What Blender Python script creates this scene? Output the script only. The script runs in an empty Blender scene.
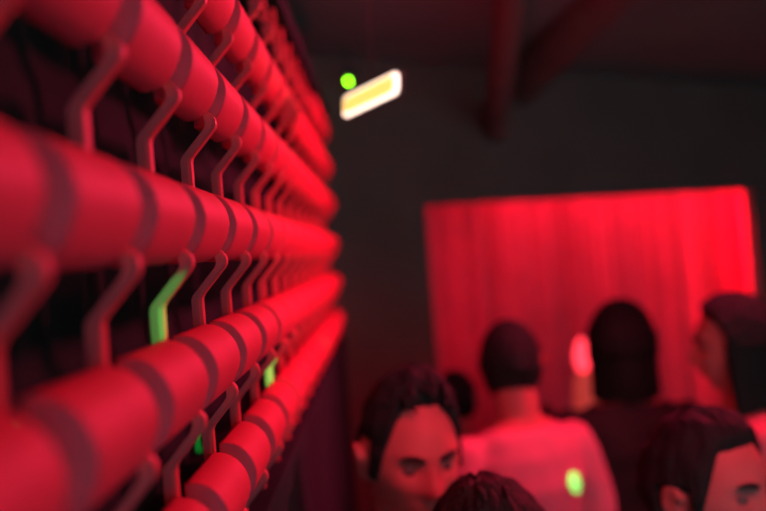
import bpy, bmesh, math, random
from mathutils import Vector, Matrix, noise
random.seed(7)
SC = bpy.context.scene
COL = SC.collection
R = math.radians

# ------------------------------------------------------------------ camera
F = 1064.0
ROLL = R(4.6)
VPX, VPY = 382.0, 252.0
EYE = 1.90

def at(px, py, Y):
    """world point seen at a pixel of the photograph, at depth Y"""
    a, b = px - VPX, VPY - py
    x = a * math.cos(ROLL) + b * math.sin(ROLL)
    z = b * math.cos(ROLL) - a * math.sin(ROLL)
    return Vector((x * Y / F, Y, EYE + z * Y / F))

cam_d = bpy.data.cameras.new('camera')
cam = bpy.data.objects.new('camera', cam_d)
COL.objects.link(cam)
cam_d.sensor_width = 36
cam_d.lens = F * 36 / 766
cam_d.clip_start = .02
cam.location = (0, 0, EYE)
cam.rotation_euler = (Matrix.Rotation(R(90), 4, 'X') @ Matrix.Rotation(-ROLL, 4, 'Z')).to_euler()
cam_d.shift_x = (383 - VPX) / 766
cam_d.shift_y = (VPY - 255.5) / 766 * 1.0
cam_d.dof.use_dof = True
cam_d.dof.focus_distance = 0.97
cam_d.dof.aperture_fstop = cam_d.lens / 1000 / .0172
SC.camera = cam
SC.view_settings.view_transform = 'Standard'
SC.view_settings.look = 'None'
SC.view_settings.gamma = 1
SC.view_settings.exposure = 0
SC.view_settings.use_curve_mapping = False

# --------------------------------------------------------------- materials
def mat(name, col, rough=.6, var=.0, scale=8, bump=.0, bscale=60, emit=None, strength=0, sheen=0, metal=0, spec=.12, stretch=(1, 1, 1)):
    m = bpy.data.materials.new(name)
    m.use_nodes = True
    nt = m.node_tree
    b = nt.nodes['Principled BSDF']
    b.inputs['Base Color'].default_value = (*col, 1)
    b.inputs['Roughness'].default_value = rough
    b.inputs['Specular IOR Level'].default_value = spec
    b.inputs['Metallic'].default_value = metal
    tc = nt.nodes.new('ShaderNodeTexCoord')
    mp = nt.nodes.new('ShaderNodeMapping')
    mp.inputs['Scale'].default_value = stretch
    nt.links.new(tc.outputs['Object'], mp.inputs[0])
    if var:
        n = nt.nodes.new('ShaderNodeTexNoise')
        n.inputs['Scale'].default_value = scale
        n.inputs['Detail'].default_value = 4
        nt.links.new(mp.outputs[0], n.inputs[0])
        r = nt.nodes.new('ShaderNodeValToRGB')
        r.color_ramp.elements[0].position = .3
        r.color_ramp.elements[1].position = .7
        r.color_ramp.elements[0].color = (*[c * (1 - var) for c in col], 1)
        r.color_ramp.elements[1].color = (*[min(1, c * (1 + var)) for c in col], 1)
        nt.links.new(n.outputs[0], r.inputs[0])
        nt.links.new(r.outputs[0], b.inputs['Base Color'])
    if bump:
        n2 = nt.nodes.new('ShaderNodeTexNoise')
        n2.inputs['Scale'].default_value = bscale
        nt.links.new(mp.outputs[0], n2.inputs[0])
        bp = nt.nodes.new('ShaderNodeBump')
        bp.inputs['Strength'].default_value = bump
        bp.inputs['Distance'].default_value = .01
        nt.links.new(n2.outputs[0], bp.inputs['Height'])
        nt.links.new(bp.outputs[0], b.inputs['Normal'])
    if emit:
        b.inputs['Emission Color'].default_value = (*emit, 1)
        b.inputs['Emission Strength'].default_value = strength
    if sheen:
        b.inputs['Sheen Weight'].default_value = sheen
    return m

M = dict(
    tile=mat('red_paint', (.66, .045, .085), .62, .05, 14, .08, 90),
    rib=mat('rib_paint', (.58, .05, .07), .55, .05, 14),
    back=mat('dark_backing', (.026, .040, .040), 1, .1, 5, spec=0),
    wall=mat('dark_wall', (.30, .125, .125), .9, .1, 3, .1, 30),
    ceil=mat('black_ceiling', (.24, .27, .28), .95, .1, 2),
    floor=mat('dark_floor', (.09, .07, .065), .5, .2, 4),
    curtain=mat('red_velvet', (.72, .09, .17), .85, .08, 6, .05, 120, sheen=.2),
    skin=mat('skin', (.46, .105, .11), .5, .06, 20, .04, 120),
    lips=mat('lip_skin', (.4, .16, .14), .45),
    hair=mat('dark_hair', (.014, .016, .016), .8, .3, 30, .5, 140, stretch=(1, 1, .15)),
    hair2=mat('brown_hair', (.028, .017, .017), .8, .3, 30, .5, 140, stretch=(1, 1, .15)),
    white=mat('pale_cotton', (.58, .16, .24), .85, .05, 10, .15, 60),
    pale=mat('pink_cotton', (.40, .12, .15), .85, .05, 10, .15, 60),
    black=mat('black_cotton', (.035, .028, .03), .9, .1, 10, .15, 60),
    denim=mat('dark_denim', (.03, .035, .06), .85, .2, 40),
    shoe=mat('shoe_leather', (.03, .025, .025), .4, .1, 10),
    eye=mat('shaded_eye_white', (.16, .10, .10), .4),  # eye white darkened to stand in for the socket shadow
    iris=mat('iris', (.03, .02, .015), .2),
    metal=mat('duct_metal', (.20, .13, .13), .7, .1, 8, .1, 40),
    blackmetal=mat('black_metal', (.05, .045, .045), .5, .1, 10),
    lampring=mat('lamp_ring', (.9, .9, .88), .4, emit=(1, .80, .66), strength=2.5),
    lampcore=mat('lamp_core', (.9, .85, .5), .4, emit=(1, .80, .15), strength=1.0),  # yellow emission stands in for clipping at the lamp's middle
    green=mat('green_led', (.2, .8, .1), .4, emit=(.26, 1, .01), strength=32),
    glow=mat('red_glass_glow', (.8, .1, .1), .3, emit=(1, .035, .06), strength=2.8),
    amber=mat('amber_glass', (.6, .14, .10), .35, .05, 8, emit=(1, .07, .06), strength=.42),  # weak emission stands in for light caught in the glass body
)

# ----------------------------------------------------------------- helpers
def link(name, me, m=None, parent=None):
    o = bpy.data.objects.new(name, me)
    COL.objects.link(o)
    if m and me: me.materials.append(m)
    if parent: o.parent = parent
    return o

def mesh(name, bm, m, parent=None, smooth=True):
    bmesh.ops.recalc_face_normals(bm, faces=bm.faces)
    me = bpy.data.meshes.new(name)
    bm.to_mesh(me)
    bm.free()
    for p in me.polygons: p.use_smooth = smooth
    return link(name, me, m, parent)

def tag(o, label, cat, group=None):
    o['label'] = label
    o['category'] = cat
    if group: o['group'] = group
    return o

def empty(name, loc, rz=0):
    o = bpy.data.objects.new(name, None)
    COL.objects.link(o)
    o.location = loc
    o.rotation_euler = (0, 0, rz)
    return o

def box(bm, x0, x1, y0, y1, z0, z1, bev=0):
    g = bmesh.ops.create_cube(bm, size=1)
    for v in g['verts']:
        v.co = Vector(((x0 + x1) / 2 + v.co.x * (x1 - x0), (y0 + y1) / 2 + v.co.y * (y1 - y0), (z0 + z1) / 2 + v.co.z * (z1 - z0)))
    if bev:
        es = list({e for v in g['verts'] for e in v.link_edges})
        bmesh.ops.bevel(bm, geom=es, offset=bev, segments=3, affect='EDGES', profile=.5)

def struct(name, m, *boxes):
    bm = bmesh.new()
    for b in boxes: box(bm, *b)
    o = mesh(name, bm, m, smooth=False)
    o['kind'] = 'structure'
    return o

def loft(bm, secs, n=20, caps=True):
    """secs: list of (centre, axis_u, axis_v) -> closed tube with elliptical sections, rounded ends"""
    rings = []
    for c, u, v in secs:
        rings.append([bm.verts.new(c + u * math.cos(2 * math.pi * k / n) + v * math.sin(2 * math.pi * k / n)) for k in range(n)])
    for a, b in zip(rings, rings[1:]):
        for k in range(n):
            bm.faces.new((a[k], a[(k + 1) % n], b[(k + 1) % n], b[k]))
    if caps:
        bm.faces.new(rings[0]); bm.faces.new(rings[-1])

def frame(d, ref=Vector((0, 1, 0))):
    d = d.normalized()
    if abs(d.dot(ref)) > .95: ref = Vector((1, 0, 0))
    u = ref.cross(d).normalized()
    return u, d.cross(u).normalized()

def limb(bm, pts, rad, n=16, ref=Vector((0, 1, 0)), flat=1.0, sub=5, grow=0, ends=True):
    """smooth tapered tube through joints; flat squeezes the v axis"""
    P = [Vector(p) for p in pts]
    S = []
    for i in range(len(P) - 1):
        p0 = P[i - 1] if i else P[i] * 2 - P[i + 1]
        p3 = P[i + 2] if i + 2 < len(P) else P[i + 1] * 2 - P[i]
        for k in range(sub):
            t = k / sub
            q = .5 * ((2 * P[i]) + (P[i + 1] - p0) * t + (2 * p0 - 5 * P[i] + 4 * P[i + 1] - p3) * t * t + (3 * P[i] - p0 - 3 * P[i + 1] + p3) * t ** 3)
            S.append((q, rad[i] * (1 - t) + rad[i + 1] * t + grow))
    S.append((P[-1], rad[-1] + grow))
    secs = []
    d0 = (S[1][0] - S[0][0]).normalized(); d1 = (S[-1][0] - S[-2][0]).normalized()
    if ends:
        for a in (80, 55, 28):
            secs.append((S[0][0] - d0 * S[0][1] * math.sin(R(a)) * .8, S[0][1] * math.cos(R(a)), d0))
    for i, (q, r) in enumerate(S):
        d = (S[min(i + 1, len(S) - 1)][0] - S[max(i - 1, 0)][0]).normalized()
        secs.append((q, r, d))
    if ends:
        for a in (28, 55, 80):
            secs.append((S[-1][0] + d1 * S[-1][1] * math.sin(R(a)) * .8, S[-1][1] * math.cos(R(a)), d1))
    out = []
    for q, r, d in secs:
        u, v = frame(d, ref)
        out.append((q, u * r, v * r * flat))
    loft(bm, out, n)

def remesh(bm, name, m, parent, voxel=.007, smooth=2):
    bmesh.ops.recalc_face_normals(bm, faces=bm.faces)
    me = bpy.data.meshes.new('tmp')
    bm.to_mesh(me); bm.free()
    t = bpy.data.objects.new('tmp', me)
    COL.objects.link(t)
    md = t.modifiers.new('r', 'REMESH'); md.mode = 'VOXEL'; md.voxel_size = voxel; md.use_smooth_shade = True
    if smooth:
        s = t.modifiers.new('s', 'SMOOTH'); s.factor = .5; s.iterations = smooth
    dg = bpy.context.evaluated_depsgraph_get()
    out = bpy.data.meshes.new_from_object(t.evaluated_get(dg))
    bpy.data.objects.remove(t); bpy.data.meshes.remove(me)
    out.name = name
    out.materials.clear()
    for p in out.polygons: p.use_smooth = True
    return link(name, out, m, parent)

def light(name, kind, loc, aim, energy, color, **kw):
    d = bpy.data.lights.new(name, kind)
    d.energy = energy; d.color = color
    for k, v in kw.items(): setattr(d, k, v)
    o = bpy.data.objects.new(name, d)
    COL.objects.link(o)
    o.location = loc
    o.rotation_euler = (Vector(aim) - Vector(loc)).to_track_quat('-Z', 'Y').to_euler()
    return o

# ----------------------------------------------------------------- setting
CEIL = 2.72
WX = -.30
struct('floor', M['floor'], (WX - .1, 4.1, -3, 8.1, -.1, 0))
struct('ceiling', M['ceil'], (WX - .1, 4.1, -3, 8.1, CEIL, CEIL + .1))
struct('wall_left', M['back'], (WX - .1, WX, -3, 8.1, 0, CEIL))
struct('wall_right', M['wall'], (4.0, 4.1, -3, 8.1, 0, CEIL))
struct('wall_back', M['wall'], (WX, 4.0, 8.0, 8.1, 0, CEIL))

# --------------------------------------------- the screen of half-round tiles
PX = -.160            # plane of the screen
PITCH = .119          # row spacing
RAD = .036
YP = .171             # tile spacing along the wall
Y0 = .445             # centre of one of the ribs
rowz = [EYE + .16 * s for s in (2.42, 1.70, 1.0, .225, -.515, -1.22)]
rib_y = [Y0 + YP * k for k in range(-2, 17)]
Y_END = 3.62
rib_y = [y for y in rib_y if y < Y_END]
screen = empty('wall_screen', (PX, 1.8, rowz[-1] - .10))
tag(screen, 'red screen of half-round horizontal tiles held between wavy upright ribs, along the left wall', 'wall screen')

def tile_mesh():
    L = YP - .044
    bm = bmesh.new()
    n = 26
    prof = []
    for k in range(n + 1):
        a = R(98 - 196 * k / n)
        prof.append((RAD * math.cos(a) * .80 * (1 + .12 * min(0, math.sin(a))), RAD * (.88 if a > 0 else .90) * math.sin(a)))
    ys = [(-L / 2, .95), (-L / 2 + .001, .98), (-L / 2 + .003, 1), (-L / 2 + .006, 1), (L / 2 - .006, 1), (L / 2 - .003, 1), (L / 2 - .001, .98), (L / 2, .95)]
    rings = [[bm.verts.new((x * s, y, z * s)) for x, z in prof] for y, s in ys]
    for a, b in zip(rings, rings[1:]):
        for k in range(n): bm.faces.new((a[k], a[k + 1], b[k + 1], b[k]))
        bm.faces.new((a[n], a[0], b[0], b[n]))
    bm.faces.new(rings[0]); bm.faces.new(rings[-1])
    bmesh.ops.recalc_face_normals(bm, faces=bm.faces)
    me = bpy.data.meshes.new('curved_tile')
    bm.to_mesh(me); bm.free()
    for p in me.polygons: p.use_smooth = True
    me.materials.append(M['tile'])
    return me

TM = tile_mesh()
START = [2.7, .72, .50, .25, .25, .40]
edges = rib_y + [rib_y[-1] + YP]
for z, st in zip(rowz, START):
    for y in rib_y:
        yc = y + YP / 2
        if yc < st or yc > Y_END: continue
        o = bpy.data.objects.new('curved_tile', TM)
        COL.objects.link(o)
        o.parent = screen
        o.location = Vector((PX, yc, z)) - screen.location

def front(z):
    """how far the rib stands out at height z: follows the tiles, swoops back to a kink above the next row"""
    best = -.004
    out = RAD * .74 - .006
    for c in rowz:
        t = z - c
        if -RAD <= t < 0:
            u = min(1, max(0, (-t - .10 * RAD) / (.75 * RAD)))
            best = max(best, -.004 + (out + .004) * u * u * (3 - 2 * u) * (1 - .0 * u))
        if -PITCH * .53 < t <= -RAD:
            u = (t + RAD) / (-PITCH * .53 + RAD)
            best = max(best, (out + .004) * (1 - u) - .004)
    return best

def rib_mesh():
    bm = bmesh.new()
    W = .018
    zt, zb = rowz[0] + .09, rowz[-1] - .10
    N = 240
    rows = []
    for k in range(N + 1):
        z = zt + (zb - zt) * k / N
        f = (front(z - .002) + front(z) + front(z + .002)) / 3
        xb = f - .009
        w = W / 2
        pts = [(xb, -w), (f - .003, -w), (f, -w + .003), (f, w - .003), (f - .003, w), (xb, w)]
        rows.append([bm.verts.new((x, y, z - screen.location.z)) for x, y in pts])
    for a, b in zip(rows, rows[1:]):
        for i in range(6):
            bm.faces.new((a[i], a[(i + 1) % 6], b[(i + 1) % 6], b[i]))
    bm.faces.new(rows[0]); bm.faces.new(rows[-1])
    bmesh.ops.recalc_face_normals(bm, faces=bm.faces)
    me = bpy.data.meshes.new('wavy_rib')
    bm.to_mesh(me); bm.free()
    for p in me.polygons: p.use_smooth = False
    me.materials.append(M['rib'])
    return me
RM = rib_mesh()
for y in rib_y:
    o = bpy.data.objects.new('wavy_rib', RM)
    COL.objects.link(o)
    o.parent = screen
    o.location = (0, y - screen.location.y, 0)
# rails that carry the ribs, top and bottom, fixed back to the wall
for z in (rowz[0] + .10, rowz[-1] - .10):
    bm = bmesh.new()
    box(bm, WX - PX + .001, .012, -1.75, 1.84, z - .02 - screen.location.z, z + .02 - screen.location.z, .004)
    mesh('mounting_rail', bm, M['back'], screen, False)
# wall below the screen: flush dark panelling
pan = struct('trim_1', M['back'], (WX, PX + .006, -.2, 3.64, 0, rowz[-1] - .122))

# ------------------------------------------------------------- stage curtain
CT = 2.14
cl = at(436, 203, 5.6); cr = at(757, 189, 7.5)
cl.z = cr.z = 0
span = (cr - cl); clen = span.length; cdir = span.normalized(); cn = Vector((cdir.y, -cdir.x, 0))
ctop_l = at(436, 203, 5.6).z; ctop_r = at(757, 189, 7.5).z
print('curtain', cl, cr, ctop_l, ctop_r)
CT = (ctop_l + ctop_r) / 2
curt = empty('stage_curtain', (cl + cr) / 2)
tag(curt, 'bright red pleated stage curtain across the back of the room', 'curtain')
bm = bmesh.new()
NU, NV = 520, 36
top = CT + .14
fold = []
p = -.40
while p < clen + .3:
    w = random.uniform(.06, .16)
    fold.append((p, w, random.uniform(.35, 1.0))); p += w
def folddepth(s, v):
    d = 0
    s2 = s + .012 * math.sin(v * 2.1 + s * 3)
    for p0, w, a in fold:
        if p0 <= s2 < p0 + w:
            t = (s2 - p0) / w
            d = a * math.sin(math.pi * t) ** .8
            break
    return .17 * d * (.75 + .4 * v) + .02 * math.sin(s * 5 + 1.3) 
grid = []
for j in range(NV + 1):
    v = j / NV
    z = top * (1 - v) + .03 * v
    row = []
    for i in range(NU + 1):
        s = -.36 + (clen + .42) * i / NU
        q = cl + cdir * s + cn * folddepth(s, v)
        row.append(bm.verts.new((q.x - curt.location.x, q.y - curt.location.y, z)))
    grid.append(row)
for j in range(NV):
    for i in range(NU): bm.faces.new((grid[j][i], grid[j][i + 1], grid[j + 1][i + 1], grid[j + 1][i]))
cloth = mesh('curtain_cloth', bm, M['curtain'], curt)
sd = cloth.modifiers.new('t', 'SOLIDIFY'); sd.thickness = .004
bm = bmesh.new()
a = cl - cdir * .38 - curt.location; b = cr + cdir * .1 - curt.location
a.z = b.z = top + .015
limb(bm, [a, b], [.016, .016], 14)
mesh('curtain_rod', bm, M['blackmetal'], curt)
# dark soffit hiding the top of the curtain, dropping from the ceiling
def prism(name, pts, z0, z1, m):
    bm = bmesh.new()
    lo = [bm.verts.new((q[0], q[1], z0)) for q in pts]; hi = [bm.verts.new((q[0], q[1], z1)) for q in pts]
    n = len(pts)
    for k in range(n): bm.faces.new((lo[k], lo[(k + 1) % n], hi[(k + 1) % n], hi[k]))
    bm.faces.new(lo); bm.faces.new(hi)
    o = mesh(name, bm, m, smooth=False); o['kind'] = 'structure'
    return o
sa = cl + cn * .62 - cdir * 1.2; sb = cr + cn * .62 + cdir * 2.2
sa = Vector((max(sa.x, WX + .01), sa.y, 0))
kz = (5.0 / 5.6)
prism('trim_2', [sa, sb, sb - cn * .06, sa - cn * .06], EYE + (CT - EYE) * .83, CEIL, M['wall'])
tx = at(430, 270, 1).x
wq = cl + cn * .62
ws = (tx * wq.y - wq.x) / (cdir.x - tx * cdir.y)
we = wq + cdir * ws
prism('trim_4', [sa, we, we - cn * .06, sa - cn * .06], 0, EYE + (CT - EYE) * .83, M['wall'])  # dark wall added to hide the red spill left of the curtain
tx = at(758, 270, 1).x
we = wq + cdir * ((tx * wq.y - wq.x) / (cdir.x - tx * cdir.y))
prism('trim_5', [we, sb, sb - cn * .06, we - cn * .06], 0, EYE + (CT - EYE) * .83, M['wall'])
# black side wall to the right of the curtain
prism('trim_3', [cr + cn * .16 + cdir * .03, cr + cn * .16 + cdir * 1.6, cr + cn * .04 + cdir * 1.6, cr + cn * .04 + cdir * .03], 0, CEIL, M['wall'])

# ------------------------------------------------------------ ceiling ducts
def duct(name, a, b, r, label, seams=9):
    a, b = Vector(a), Vector(b)
    t = empty(name, (a + b) / 2)
    tag(t, label, 'duct')
    bm = bmesh.new()
    d = (b - a); L = d.length; dn = d.normalized()
    u, v = frame(dn, Vector((0, 0, 1)))
    secs = []
    o = -(d) / 2
    for k in range(seams * 6 + 1):
        s = L * k / (seams * 6)
        rr = r * (1.05 if k % 6 == 0 else 1)
        secs.append((o + dn * s, u * rr, v * rr))
    loft(bm, secs, 32)
    mesh('pipe', bm, M['metal'], t)
    for f in (.2, .8):
        q = o + d * f
        bm = bmesh.new()
        box(bm, q.x - .008, q.x + .008, q.y - .008, q.y + .008, q.z + r * .95, CEIL - t.location.z - .001)
        mesh('hanger', bm, M['blackmetal'], t, False)
    return t
duct('ventilation_duct', at(488, 120, 6.0), at(650, -60, 3.2), .10, 'faint red-lit round duct running diagonally under the dark ceiling')
duct('branch_duct', at(494, 130, 5.0), at(515, -30, 3.0), .055, 'thinner round duct meeting the diagonal duct under the ceiling')

# ------------------------------------------------------- glowing ceiling lamp
def rounded(w, h, r, n=8):
    pts = []
    for cx, cy, a0 in ((w - r, h - r, 0), (-w + r, h - r, 90), (-w + r, -h + r, 180), (w - r, -h + r, 270)):
        for k in range(n + 1):
            a = R(a0 + 90 * k / n)
            pts.append((cx + r * math.cos(a), cy + r * math.sin(a)))
    return pts
LY = 2.0
pa = at(347, 107, LY * 1.0); pb = at(397, 83, LY * .93)
lc = (pa + pb) / 2
lx = (pb - pa).normalized(); lz = at(371, 70, LY) - at(372, 120, LY); lz = (lz - lx * lz.dot(lx)).normalized()
lx_len = (pb - pa).length
# keep the sheared outline: the plate hangs plumb from a slanting bracket
zz = (at(372, 70, LY) - at(372, 120, LY)).normalized()
ny = lx.cross(zz).normalized()
lamp = empty('bulkhead_lamp', (lc.x, lc.y, lc.z))
tag(lamp, 'white-hot oblong lamp with an overexposed yellow centre glowing high above the crowd', 'lamp')
def plate(name, w, h, r, d0, d1, m, bev=.0):
    bm = bmesh.new()
    P = rounded(w, h, r)
    q = lambda x, y, d: lx * x + zz * y + ny * d
    A = [bm.verts.new(q(x, y, d0)) for x, y in P]
    B = [bm.verts.new(q(x, y, d1)) for x, y in P]
    C_ = [bm.verts.new(q(x * (1 - bev / w), y * (1 - bev / h), d1 + bev)) for x, y in P]
    n = len(P)
    for k in range(n):
        bm.faces.new((A[k], A[(k + 1) % n], B[(k + 1) % n], B[k]))
        bm.faces.new((B[k], B[(k + 1) % n], C_[(k + 1) % n], C_[k]))
    bm.faces.new(A); bm.faces.new(C_)
    return mesh(name, bm, m, lamp, False)
hw = lx_len / 2 + .0075
sgn = 1 if ny.y < 0 else -1
plate('lamp_housing', hw + .002, .0215, .012, -sgn * .012, -sgn * .001, M['blackmetal'], .0005)
plate('lit_rim', hw - .001, .0195, .011, 0, sgn * .004, M['lampring'], sgn * .001)
plate('clipped_centre', hw - .0075, .0148, .0118, sgn * .0052, sgn * .0075, M['lampcore'], sgn * .0012)  # yellow clipping of the overexposed lamp, built as a glowing plate
bm = bmesh.new()
limb(bm, [Vector((0, 0, .016)) - ny * sgn * .008, Vector((0, 0, CEIL - lc.z - .004)) - ny * sgn * .008], [.0008, .0008], 8, ends=False)
mesh('drop_rod', bm, M['blackmetal'], lamp)
bm = bmesh.new()
bmesh.ops.create_cone(bm, cap_ends=True, segments=24, radius1=.03, radius2=.035, depth=.012, matrix=Matrix.Translation(Vector((0, 0, CEIL - lc.z - .0065)) - ny * sgn * .008))
mesh('ceiling_rose', bm, M['blackmetal'], lamp, False)

# green pilot light on a small box hung from the ceiling
gp = at(348.5, 81.5, 4.2)
g = empty('indicator_light', gp)
tag(g, 'small bright green indicator light above the left end of the white-hot lamp', 'indicator light')
bm = bmesh.new(); bmesh.ops.create_uvsphere(bm, u_segments=20, v_segments=12, radius=.0065)
mesh('green_lens', bm, M['green'], g)
bm = bmesh.new(); box(bm, -.022, .022, -.03, .05, .008, .04, .003)
mesh('light_housing', bm, M['blackmetal'], g, False)
bm = bmesh.new(); limb(bm, [(0, .02, .04), (0, .02, CEIL - gp.z - .001)], [.003, .003], 10, ends=False)
mesh('drop_rod', bm, M['blackmetal'], g)

# ------------------------------------------------------------------- people
def G(x, m, s): return math.exp(-((x - m) / s) ** 2)

def head_point(d):
    """surface of a face-forward (-Y) head for a unit direction, origin between the ears"""
    x, y, z = d
    w, dp, h = .078, .100, .118
    # cranium pushed back, jaw pulled in
    px, py, pz = x * w, y * dp, z * h
    if z < 0:
        t = -z
        px *= 1 - .30 * t ** 1.4
        if y > 0: py *= 1 - .45 * t ** .8
        else: py *= 1 - .04 * t
    if y > 0: py *= 1.03
    if y < 0:                                  # flatten the face plane
        fw = -y
        py *= 1 - .05 * fw
        X, Z = px, pz
        q = 0
        q += .026 * G(X, 0, .010 + .006 * max(0, min(1, (-Z) / .03))) * max(0, min(1, (.022 - Z) / .055)) * (1 if Z > -.036 else max(0, 1 - (-.036 - Z) / .008))   # nose
        for s in (-1, 1):
            q -= .013 * G(X, s * .031, .017) * G(Z, .004, .014)          # sockets
            q += .007 * G(X, s * .029, .022) * G(Z, .025, .009)          # brow
            q += .006 * G(X, s * .044, .018) * G(Z, -.024, .020)         # cheekbone
        q += .008 * G(X, 0, .022) * G(Z, -.058, .006)                    # upper lip
        q += .009 * G(X, 0, .019) * G(Z, -.070, .007)                    # lower lip
        q -= .004 * G(X, 0, .02) * G(Z, -.081, .006)
        q += .011 * G(X, 0, .024) * G(Z, -.101, .014)                    # chin
        q += .004 * G(X, 0, .05) * G(Z, .055, .03)                       # forehead
        py -= q * min(1, fw * 1.6)
    return Vector((px, py, pz))

def head_bm(bm, T):
    nu, nv = 96, 72
    def P(i, j):
        th = math.pi * j / nv; ph = 2 * math.pi * i / nu
        return T @ head_point((math.sin(th) * math.sin(ph), -math.sin(th) * math.cos(ph), math.cos(th)))
    topv = bm.verts.new(P(0, 0)); bot = bm.verts.new(P(0, nv))
    rows = [[bm.verts.new(P(i, j)) for i in range(nu)] for j in range(1, nv)]
    for a, b in zip(rows, rows[1:]):
        for i in range(nu): bm.faces.new((a[i], a[(i + 1) % nu], b[(i + 1) % nu], b[i]))
    for i in range(nu):
        bm.faces.new((topv, rows[0][(i + 1) % nu], rows[0][i]))
        bm.faces.new((bot, rows[-1][i], rows[-1][(i + 1) % nu]))
    for s in (-1, 1):                           # ears: rim, lobe and bowl
        pts = []
        for k in range(11):
            a = R(-100 + 260 * k / 10)
            pts.append(T @ Vector((s * (.079 + .008 * (k / 10) ** .5 + .004 * math.sin(a)), .012 + .016 * math.cos(a) * 1.0, -.006 + .029 * math.sin(a))))
        limb(bm, pts, [.0065] * 11, 8, sub=2)
        limb(bm, [T @ Vector((s * .072, .008, -.028)), T @ Vector((s * .077, .012, .012))], [.013, .015], 10, flat=.8)

def hair_bm(T, style, seed):
    bm = bmesh.new()
    nu, nv = 160, 84
    def thick(d):
        x, y, z = d
        ph = math.atan2(x, -y)                  # 0 = straight ahead
        t = {'quiff': .004, 'thick': .019, 'round': .013, 'short': .009, 'crop': .007, 'full': .030, 'bob': .022, 'long': .018, 'curly': .034, 'parted': .017}[style]
        hl = (.60 if style != 'quiff' else .80) + .08 * math.cos(2 * ph)       # hairline height over the face (z of direction)
        face = abs(ph) < R(78)
        if face and style in ('quiff', 'thick'):
            hl2 = .76 if style == 'quiff' else .62
            k0 = max(0, min(1, (abs(ph) - R(38 if style == 'quiff' else 48)) / R(34)))
            edge = hl2 + .05 * math.cos(2 * ph) - 1.0 * k0 * k0 * (3 - 2 * k0) - z
        elif face: edge = hl - .55 * (abs(ph) / R(78)) ** 6 - z
        else:
            low = {'quiff': -.55, 'short': -.55, 'crop': -.5, 'full': -.8, 'bob': -.9, 'thick': -.6, 'round': -.72, 'long': -.95, 'curly': -.8, 'parted': -.8}[style]
            low2 = low if abs(ph) > R(105) else (-.1 if style in ('quiff', 'short', 'crop', 'thick') else low)
            if style in ('quiff', 'short', 'crop', 'thick') and abs(ph) < R(108): low2 = .08 if style == 'thick' else .24
            edge = low2 - z
        k = max(0, min(1, -edge / .10))
        if style == 'quiff':
            t += .026 * max(0, z - .3) * (1.4 if y < 0 else .6) + .012 * max(0, z - .5) * math.cos(ph * .5)
        if style in ('full', 'curly'): t += .012 * max(0, z)
        if style == 'parted': t -= .007 * G(x, .12, .03) * max(0, z)
        n1 = noise.noise(Vector((x * 5 + seed, y * 5, z * 5)))
        n2 = noise.noise(Vector((ph * 9 + seed, z * 2.2, seed * 3.1)))
        n3 = noise.noise(Vector((ph * 26 + seed, z * 4, seed)))
        amp = {'quiff': .9}.get(style, .7)
        t += (.006 * n1 + .0035 * n2 + .002 * n3) * amp
        return -.012 + (t + .012) * k ** .5
    def P(i, j):
        th = math.pi * j / nv; p_ = 2 * math.pi * i / nu
        d = Vector((math.sin(th) * math.sin(p_), -math.sin(th) * math.cos(p_), math.cos(th)))
        b = head_point(d)
        if d.y < 0: b.y = d.y * .098 if d.z > .2 else b.y
        return T @ (b + d * thick(d))
    topv = bm.verts.new(P(0, 0)); bot = bm.verts.new(P(0, nv))
    rows = [[bm.verts.new(P(i, j)) for i in range(nu)] for j in range(1, nv)]
    for a, b in zip(rows, rows[1:]):
        for i in range(nu): bm.faces.new((a[i], a[(i + 1) % nu], b[(i + 1) % nu], b[i]))
    for i in range(nu):
        bm.faces.new((topv, rows[0][(i + 1) % nu], rows[0][i]))
        bm.faces.new((bot, rows[-1][i], rows[-1][(i + 1) % nu]))
    rnd = random.Random(seed)
    if style in ('long', 'bob', 'full', 'curly'):
        L = {'long': .27, 'bob': .12, 'full': .07, 'curly': .07}[style]
        for k in range(34):
            a = R(78 + 204 * k / 33)
            d = Vector((math.sin(a), -math.cos(a), 0))
            b = head_point((d.x * .98, d.y * .98, .15)); b += d * .012
            c = Vector((d.x * .088, d.y * .105 + .004, -.06)); e = Vector((d.x * (.09 + rnd.uniform(-.01, .012)), d.y * .10 + .012, -.08 - L * rnd.uniform(.8, 1)))
            limb(bm, [T @ b, T @ c, T @ e], [.014, .017, .006], 8, sub=4)
    # loose locks give the outline its broken edge
    for k in range({'quiff': 40}.get(style, 14)):
        ph = rnd.uniform(-math.pi, math.pi); z = rnd.uniform(.72, .98)
        r_ = math.sqrt(1 - z * z)
        d = Vector((r_ * math.sin(ph), -r_ * math.cos(ph), z))
        th = thick(d)
        if th < .004: continue
        tang = Vector((rnd.uniform(-.3, .3), -.6 if style == 'quiff' else .7, .25)); tang = (tang - d * tang.dot(d)).normalized()
        b = head_point(d) + d * (th - .009)
        limb(bm, [T @ b, T @ (b + tang * .016 + d * .006), T @ (b + tang * .034 + d * .003)], [.006, .005, .002], 6, sub=3)
    return bm

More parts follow.
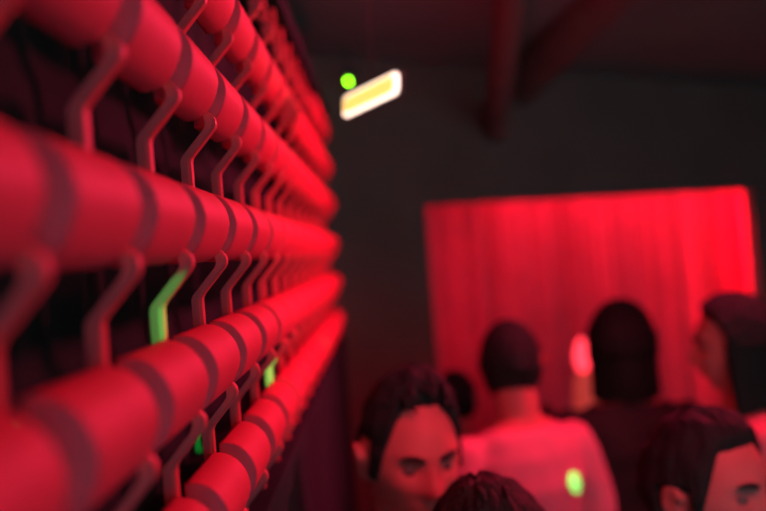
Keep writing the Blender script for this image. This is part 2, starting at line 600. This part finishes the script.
SH_GROW = .014
def person(px, py, Y, yaw, style, label, shirt='black', trousers='denim', hair='hair', head_yaw=0, head_pitch=0,
           head_roll=0, head_scale=1.0, wide=1.0, lean=0, sleeves='short', arm='down', seed=1, eyes=True, group=None):
    """px,py: where the middle of the head is seen; feet stand on the floor"""
    hc = at(px, py, Y)
    s = hc.z / 1.635
    root = empty('person', (hc.x, hc.y, 0), yaw)
    root.scale = (s, s, s)
    tag(root, label, 'person', group)
    off = Matrix.Rotation(lean, 4, 'X')
    hb = Vector((0, -.012, 1.635))
    T = Matrix.Translation(hb) @ Matrix.Rotation(head_yaw, 4, 'Z') @ Matrix.Rotation(head_pitch, 4, 'X') @ Matrix.Rotation(head_roll, 4, 'Y') @ Matrix.Scale(head_scale, 4)
    w = wide
    torso = [(.90, .150, .112, 0), (.96, .168, .120, 0), (1.04, .155, .108, 0), (1.12, .140 * w, .098, 0), (1.22, .155 * w, .108, 0),
             (1.32, .172 * w, .116, 0), (1.40, .176 * w, .104, .004), (1.445, .150 * w, .082, .010), (1.475, .105 * w, .066, .012), (1.495, .070, .058, .010)]
    def torso_l(bm, g, z0=0, z1=9, n=36):
        secs = [(Vector((0, y, z)), Vector((a + g, 0, 0)), Vector((0, b + g, 0))) for z, a, b, y in torso if z0 <= z <= z1]
        loft(bm, secs, n)
    def arms(s_):
        if arm == 'down':
            return [(.172 * w * s_, .006, 1.415), (.222 * w * s_, .015, 1.27), (.240 * w * s_, .030, 1.13), (.250 * w * s_, -.015, .99), (.252 * w * s_, -.055, .885)]
        # forearm raised, holding a drink in front of the chest
        if s_ == 1:
            return [(.172 * w * s_, .006, 1.415), (.215 * w * s_, .005, 1.28), (.232 * w * s_, .0, 1.15), (.19 * w * s_, -.13, 1.18), (.13 * w * s_, -.24, 1.23)]
        return [(.172 * w * s_, .006, 1.415), (.222 * w * s_, .015, 1.27), (.240 * w * s_, .030, 1.13), (.250 * w * s_, -.015, .99), (.252 * w * s_, -.055, .885)]
    AR = [.052, .047, .041, .038, .027]
    def legs(s_): return [(.088 * s_, 0, .93), (.096 * s_, -.004, .72), (.098 * s_, -.012, .50), (.098 * s_, .008, .33), (.098 * s_, .02, .10)]
    LR = [.088, .076, .055, .053, .038]
    bm = bmesh.new()
    torso_l(bm, 0)
    nk = T @ Vector((0, .022, -.055))
    limb(bm, [(0, .014, 1.44), (0, .010, 1.50), nk], [.066, .057, .056], 20)
    head_bm(bm, T)
    for q in (-1, 1):
        A = arms(q)
        limb(bm, A, AR, 16)
        limb(bm, legs(q), LR, 20)
        limb(bm, [(.098 * q, .045, .040), (.100 * q, -.03, .040), (.106 * q, -.12, .030), (.108 * q, -.165, .024)], [.034, .040, .040, .022], 16, flat=.75, ref=Vector((0, 0, 1)))
        # hand: palm, four unequal bent fingers, thumb off the side
        W_, E_ = Vector(A[-1]), Vector(A[-2])
        d = (W_ - E_).normalized()
        inn = Vector((-q, 0, 0)); inn = (inn - d * inn.dot(d)).normalized()          # palm normal, towards the body
        sd_ = d.cross(inn).normalized()
        if sd_.y > 0: sd_ = -sd_                                                    # thumb side forward
        pc = W_ + d * .05
        secs = [(W_ + d * t, sd_ * a_, inn * b_) for t, a_, b_ in ((-.01, .024, .021), (.02, .032, .018), (.055, .040, .017), (.088, .040, .013), (.095, .034, .009))]
        loft(bm, secs, 16)
        for fi, (o_, L_) in enumerate(((.029, .070), (.010, .080), (-.010, .074), (-.029, .058))):
            b0 = W_ + d * .075 + sd_ * o_
            b1 = W_ + d * (.09 + L_ * .35) + sd_ * o_ * 1.05 + inn * .006
            b2 = b1 + (d * .85 + inn * .5) * L_ * .33
            b3 = b2 + (d * .6 + inn * .8) * L_ * .28
            limb(bm, [b0, b1, b2, b3], [.0095, .009, .008, .007], 8, sub=3)
        t0 = W_ + d * .025 + sd_ * .022
        limb(bm, [t0, t0 + d * .028 + sd_ * .022 + inn * .010, t0 + d * .055 + sd_ * .028 + inn * .018], [.013, .0105, .008], 8, sub=3)
    remesh(bm, 'body', M['skin'], root, .0062, 2)
    # clothing follows the body
    bm = bmesh.new()
    torso_l(bm, SH_GROW, 0, 1.478)
    for q in (-1, 1):
        A = arms(q); n_ = 3 if sleeves == 'short' else 5
        if sleeves == 'short':
            A2 = [A[0], A[1], (Vector(A[1]) + Vector(A[2])) / 2]
            limb(bm, A2, [.058, .056, .054], 18, grow=.004, ends=True)
        else:
            limb(bm, A, [r + .010 for r in AR], 18, grow=.002, ends=True)
    sh = remesh(bm, 'shirt', M[shirt], root, .0075, 3)
    nrm = [v.normal.copy() for v in sh.data.vertices]
    for v in sh.data.vertices:                                                     # cloth creases
        c = v.co
        n = noise.noise(Vector((c.x * 9 + seed, c.y * 9, c.z * 14))) * .006 + noise.noise(Vector((c.x * 22, c.y * 20 + seed, c.z * 9))) * .003
        v.co += nrm[v.index] * n
    bm = bmesh.new()
    secs = [(Vector((0, 0, z)), Vector((a, 0, 0)), Vector((0, b, 0))) for z, a, b in ((.84, .165, .12), (.90, .168, .126), (.96, .178, .130), (1.0, .172, .125))]
    loft(bm, secs, 30)
    for q in (-1, 1): limb(bm, legs(q), [.096, .088, .070, .066, .058], 20, grow=.004)
    remesh(bm, 'trousers', M[trousers], root, .009, 3)
    for q in (-1, 1):
        bm = bmesh.new()
        limb(bm, [(.098 * q, .055, .046), (.100 * q, -.03, .048), (.106 * q, -.12, .040), (.108 * q, -.175, .034)], [.042, .046, .047, .032], 18, flat=.88, ref=Vector((0, 0, 1)))
        limb(bm, [(.098 * q, .025, .055), (.098 * q, .02, .13)], [.044, .045], 16)
        for v in bm.verts:
            if v.co.z < 0.001: v.co.z = .001
        mesh('shoe', bm, M['shoe'], root)
    mesh('hair', hair_bm(T, style, seed), M[hair], root)
    if eyes:
        for q in (-1, 1):
            bm = bmesh.new()
            bmesh.ops.create_uvsphere(bm, u_segments=20, v_segments=14, radius=.0118, matrix=T @ Matrix.Translation((q * .031, -.0735, .004)))
            e = mesh('eye', bm, M['eye'], root)
            bm = bmesh.new()
            bmesh.ops.create_uvsphere(bm, u_segments=16, v_segments=10, radius=.0058, matrix=T @ Matrix.Translation((q * .031, -.0808, .002)) @ Matrix.Diagonal((1, .8, 1, 1)))
            mesh('iris', bm, M['iris'], e)
            bm = bmesh.new()
            pts = [T @ Vector((q * (.014 + .034 * k / 6), -.096 + .016 * (k / 6) ** 2, .021 + .006 * math.sin(math.pi * k / 6 * .8))) for k in range(7)]
            limb(bm, pts, [.003, .0042, .0045, .0042, .004, .003, .002], 8, sub=3, flat=1)
            mesh('eyebrow', bm, M[hair], root)
    return root, s

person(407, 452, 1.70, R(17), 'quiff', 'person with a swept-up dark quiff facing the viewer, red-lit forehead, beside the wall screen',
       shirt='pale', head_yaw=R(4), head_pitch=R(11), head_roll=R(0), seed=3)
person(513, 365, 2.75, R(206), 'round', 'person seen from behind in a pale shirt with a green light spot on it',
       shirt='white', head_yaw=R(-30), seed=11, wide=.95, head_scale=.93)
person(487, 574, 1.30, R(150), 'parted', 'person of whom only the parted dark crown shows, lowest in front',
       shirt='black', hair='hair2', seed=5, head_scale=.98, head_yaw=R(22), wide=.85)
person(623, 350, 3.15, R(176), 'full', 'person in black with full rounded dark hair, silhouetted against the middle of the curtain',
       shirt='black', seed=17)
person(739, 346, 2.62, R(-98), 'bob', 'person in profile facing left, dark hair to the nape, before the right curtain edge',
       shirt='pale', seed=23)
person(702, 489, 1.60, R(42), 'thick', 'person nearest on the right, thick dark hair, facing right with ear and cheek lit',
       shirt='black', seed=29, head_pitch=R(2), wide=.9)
person(456, 402, 3.6, R(170), 'short', 'person in dark clothes far back, behind the shoulder of the quiffed person',
       shirt='black', seed=31, eyes=False)
person(545, 424, 4.75, R(190), 'short', 'person in dark clothes far back, left of the glowing red lantern post',
       shirt='black', seed=37, eyes=False)

# --------------------------------------------------- glowing red lantern
LYY = 4.3
lp = at(582, 353, LYY)
lt = empty('lantern', (lp.x, lp.y, 0))
tag(lt, 'small glowing red lantern on a post, against the curtain left of the full-haired silhouette', 'lantern')
def lathe(bm, prof, n=28):
    rings = [[bm.verts.new((r * math.cos(2 * math.pi * k / n), r * math.sin(2 * math.pi * k / n), z)) for k in range(n)] for r, z in prof]
    for a, b in zip(rings, rings[1:]):
        for k in range(n): bm.faces.new((a[k], a[(k + 1) % n], b[(k + 1) % n], b[k]))
    bm.faces.new(rings[0]); bm.faces.new(rings[-1])
bm = bmesh.new(); h = lp.z
lathe(bm, [(.010, h - .075), (.026, h - .06), (.033, h - .03), (.032, h), (.025, h + .03), (.014, h + .052), (.004, h + .062)])
mesh('glass_globe', bm, M['glow'], lt)
bm = bmesh.new()
lathe(bm, [(.040, h - .25), (.052, h - .23), (.046, h - .16), (.042, h - .11), (.03, h - .085), (.020, h - .074)])
mesh('lantern_body', bm, M['amber'], lt)
bm = bmesh.new()
lathe(bm, [(.16, .001), (.16, .02), (.03, .035), (.018, .06), (.018, h - .26), (.045, h - .25)])
mesh('post', bm, M['blackmetal'], lt)

# ------------------------------------------------------------------ lighting
RED = (1, .032, .105)
# red flood washing the screen from above and from further down the room
light('screen_flood', 'AREA', (1.0, 2.6, 2.44), (-.17, 1.25, 1.9), 53, RED, shape='DISK', size=.16)
light('screen_near_flood', 'AREA', (1.0, 1.5, 2.66), (-.17, .7, 1.7), 5, RED, shape='DISK', size=.2)
# wash hidden behind the soffit, on the curtain
mid = (cl + cr) / 2 + cn * .42 + cdir * .05
for k in range(5):
    q = (cl + cr) / 2 + cdir * (clen * (-.38 + .205 * k)) + cn * .42
    t_ = q - cn * .42 + cdir * (.12 if k % 2 else -.10)
    light('curtain_wash', 'AREA', (q.x, q.y, CEIL - .1), (t_.x, t_.y, 1.25), (6, 7, 7, 6.5, 5)[k], RED, shape='DISK', size=.09)
# added side lights, out of view, placed to graze the folds for contrast
q = cr + cn * .42 + cdir * .22; t_ = cl + cdir * clen * .35
light('fold_helper_light', 'AREA', (q.x, q.y, 1.75), (t_.x, t_.y, 1.75), 78, RED, shape='RECTANGLE', size=.06, size_y=1.0)
q = cl + cn * .40 - cdir * .22; t_ = cl + cdir * clen * .7
light('fold_helper_light', 'AREA', (q.x, q.y, 1.75), (t_.x, t_.y, 1.75), 1.6, RED, shape='RECTANGLE', size=.06, size_y=1.0)
# red spots over the crowd
light('crowd_spot', 'SPOT', (.5, .55, 2.5), (.08, 2.2, 1.5), 75, RED, spot_size=R(50), spot_blend=.8, shadow_soft_size=.06)
light('right_spot', 'SPOT', (1.3, .6, 2.66), (.65, 2.0, 1.5), 9, RED, spot_size=R(55), spot_blend=.8, shadow_soft_size=.06)
light('duct_fill', 'SPOT', (.0, 3.0, 1.3), (.4, 3.8, 2.72), 10, RED, spot_size=R(75), spot_blend=1, shadow_soft_size=.05)  # added uplight without a fixture, tints the ducts and ceiling red
# green laser beams
GR = (0.0, 1, .10)
lsrc = Vector((.85, .25, 2.66))
def beam(px, py, Y, e, deg): light('green_laser', 'SPOT', lsrc, at(px, py, Y), e, GR, spot_size=R(deg), spot_blend=.3, shadow_soft_size=.002)
beam(156, 315, .778, 650, 1.5)
beam(264, 378, 1.471, 2200, 1.1)
beam(318, 350, 2.30, 260, 1.0)
beam(579, 478, 2.66, 4500, 1.0)

w = bpy.data.worlds.new('world'); SC.world = w; w.use_nodes = True
w.node_tree.nodes['Background'].inputs[0].default_value = (.34, .96, 1.0, 1)
w.node_tree.nodes['Background'].inputs[1].default_value = 1.75
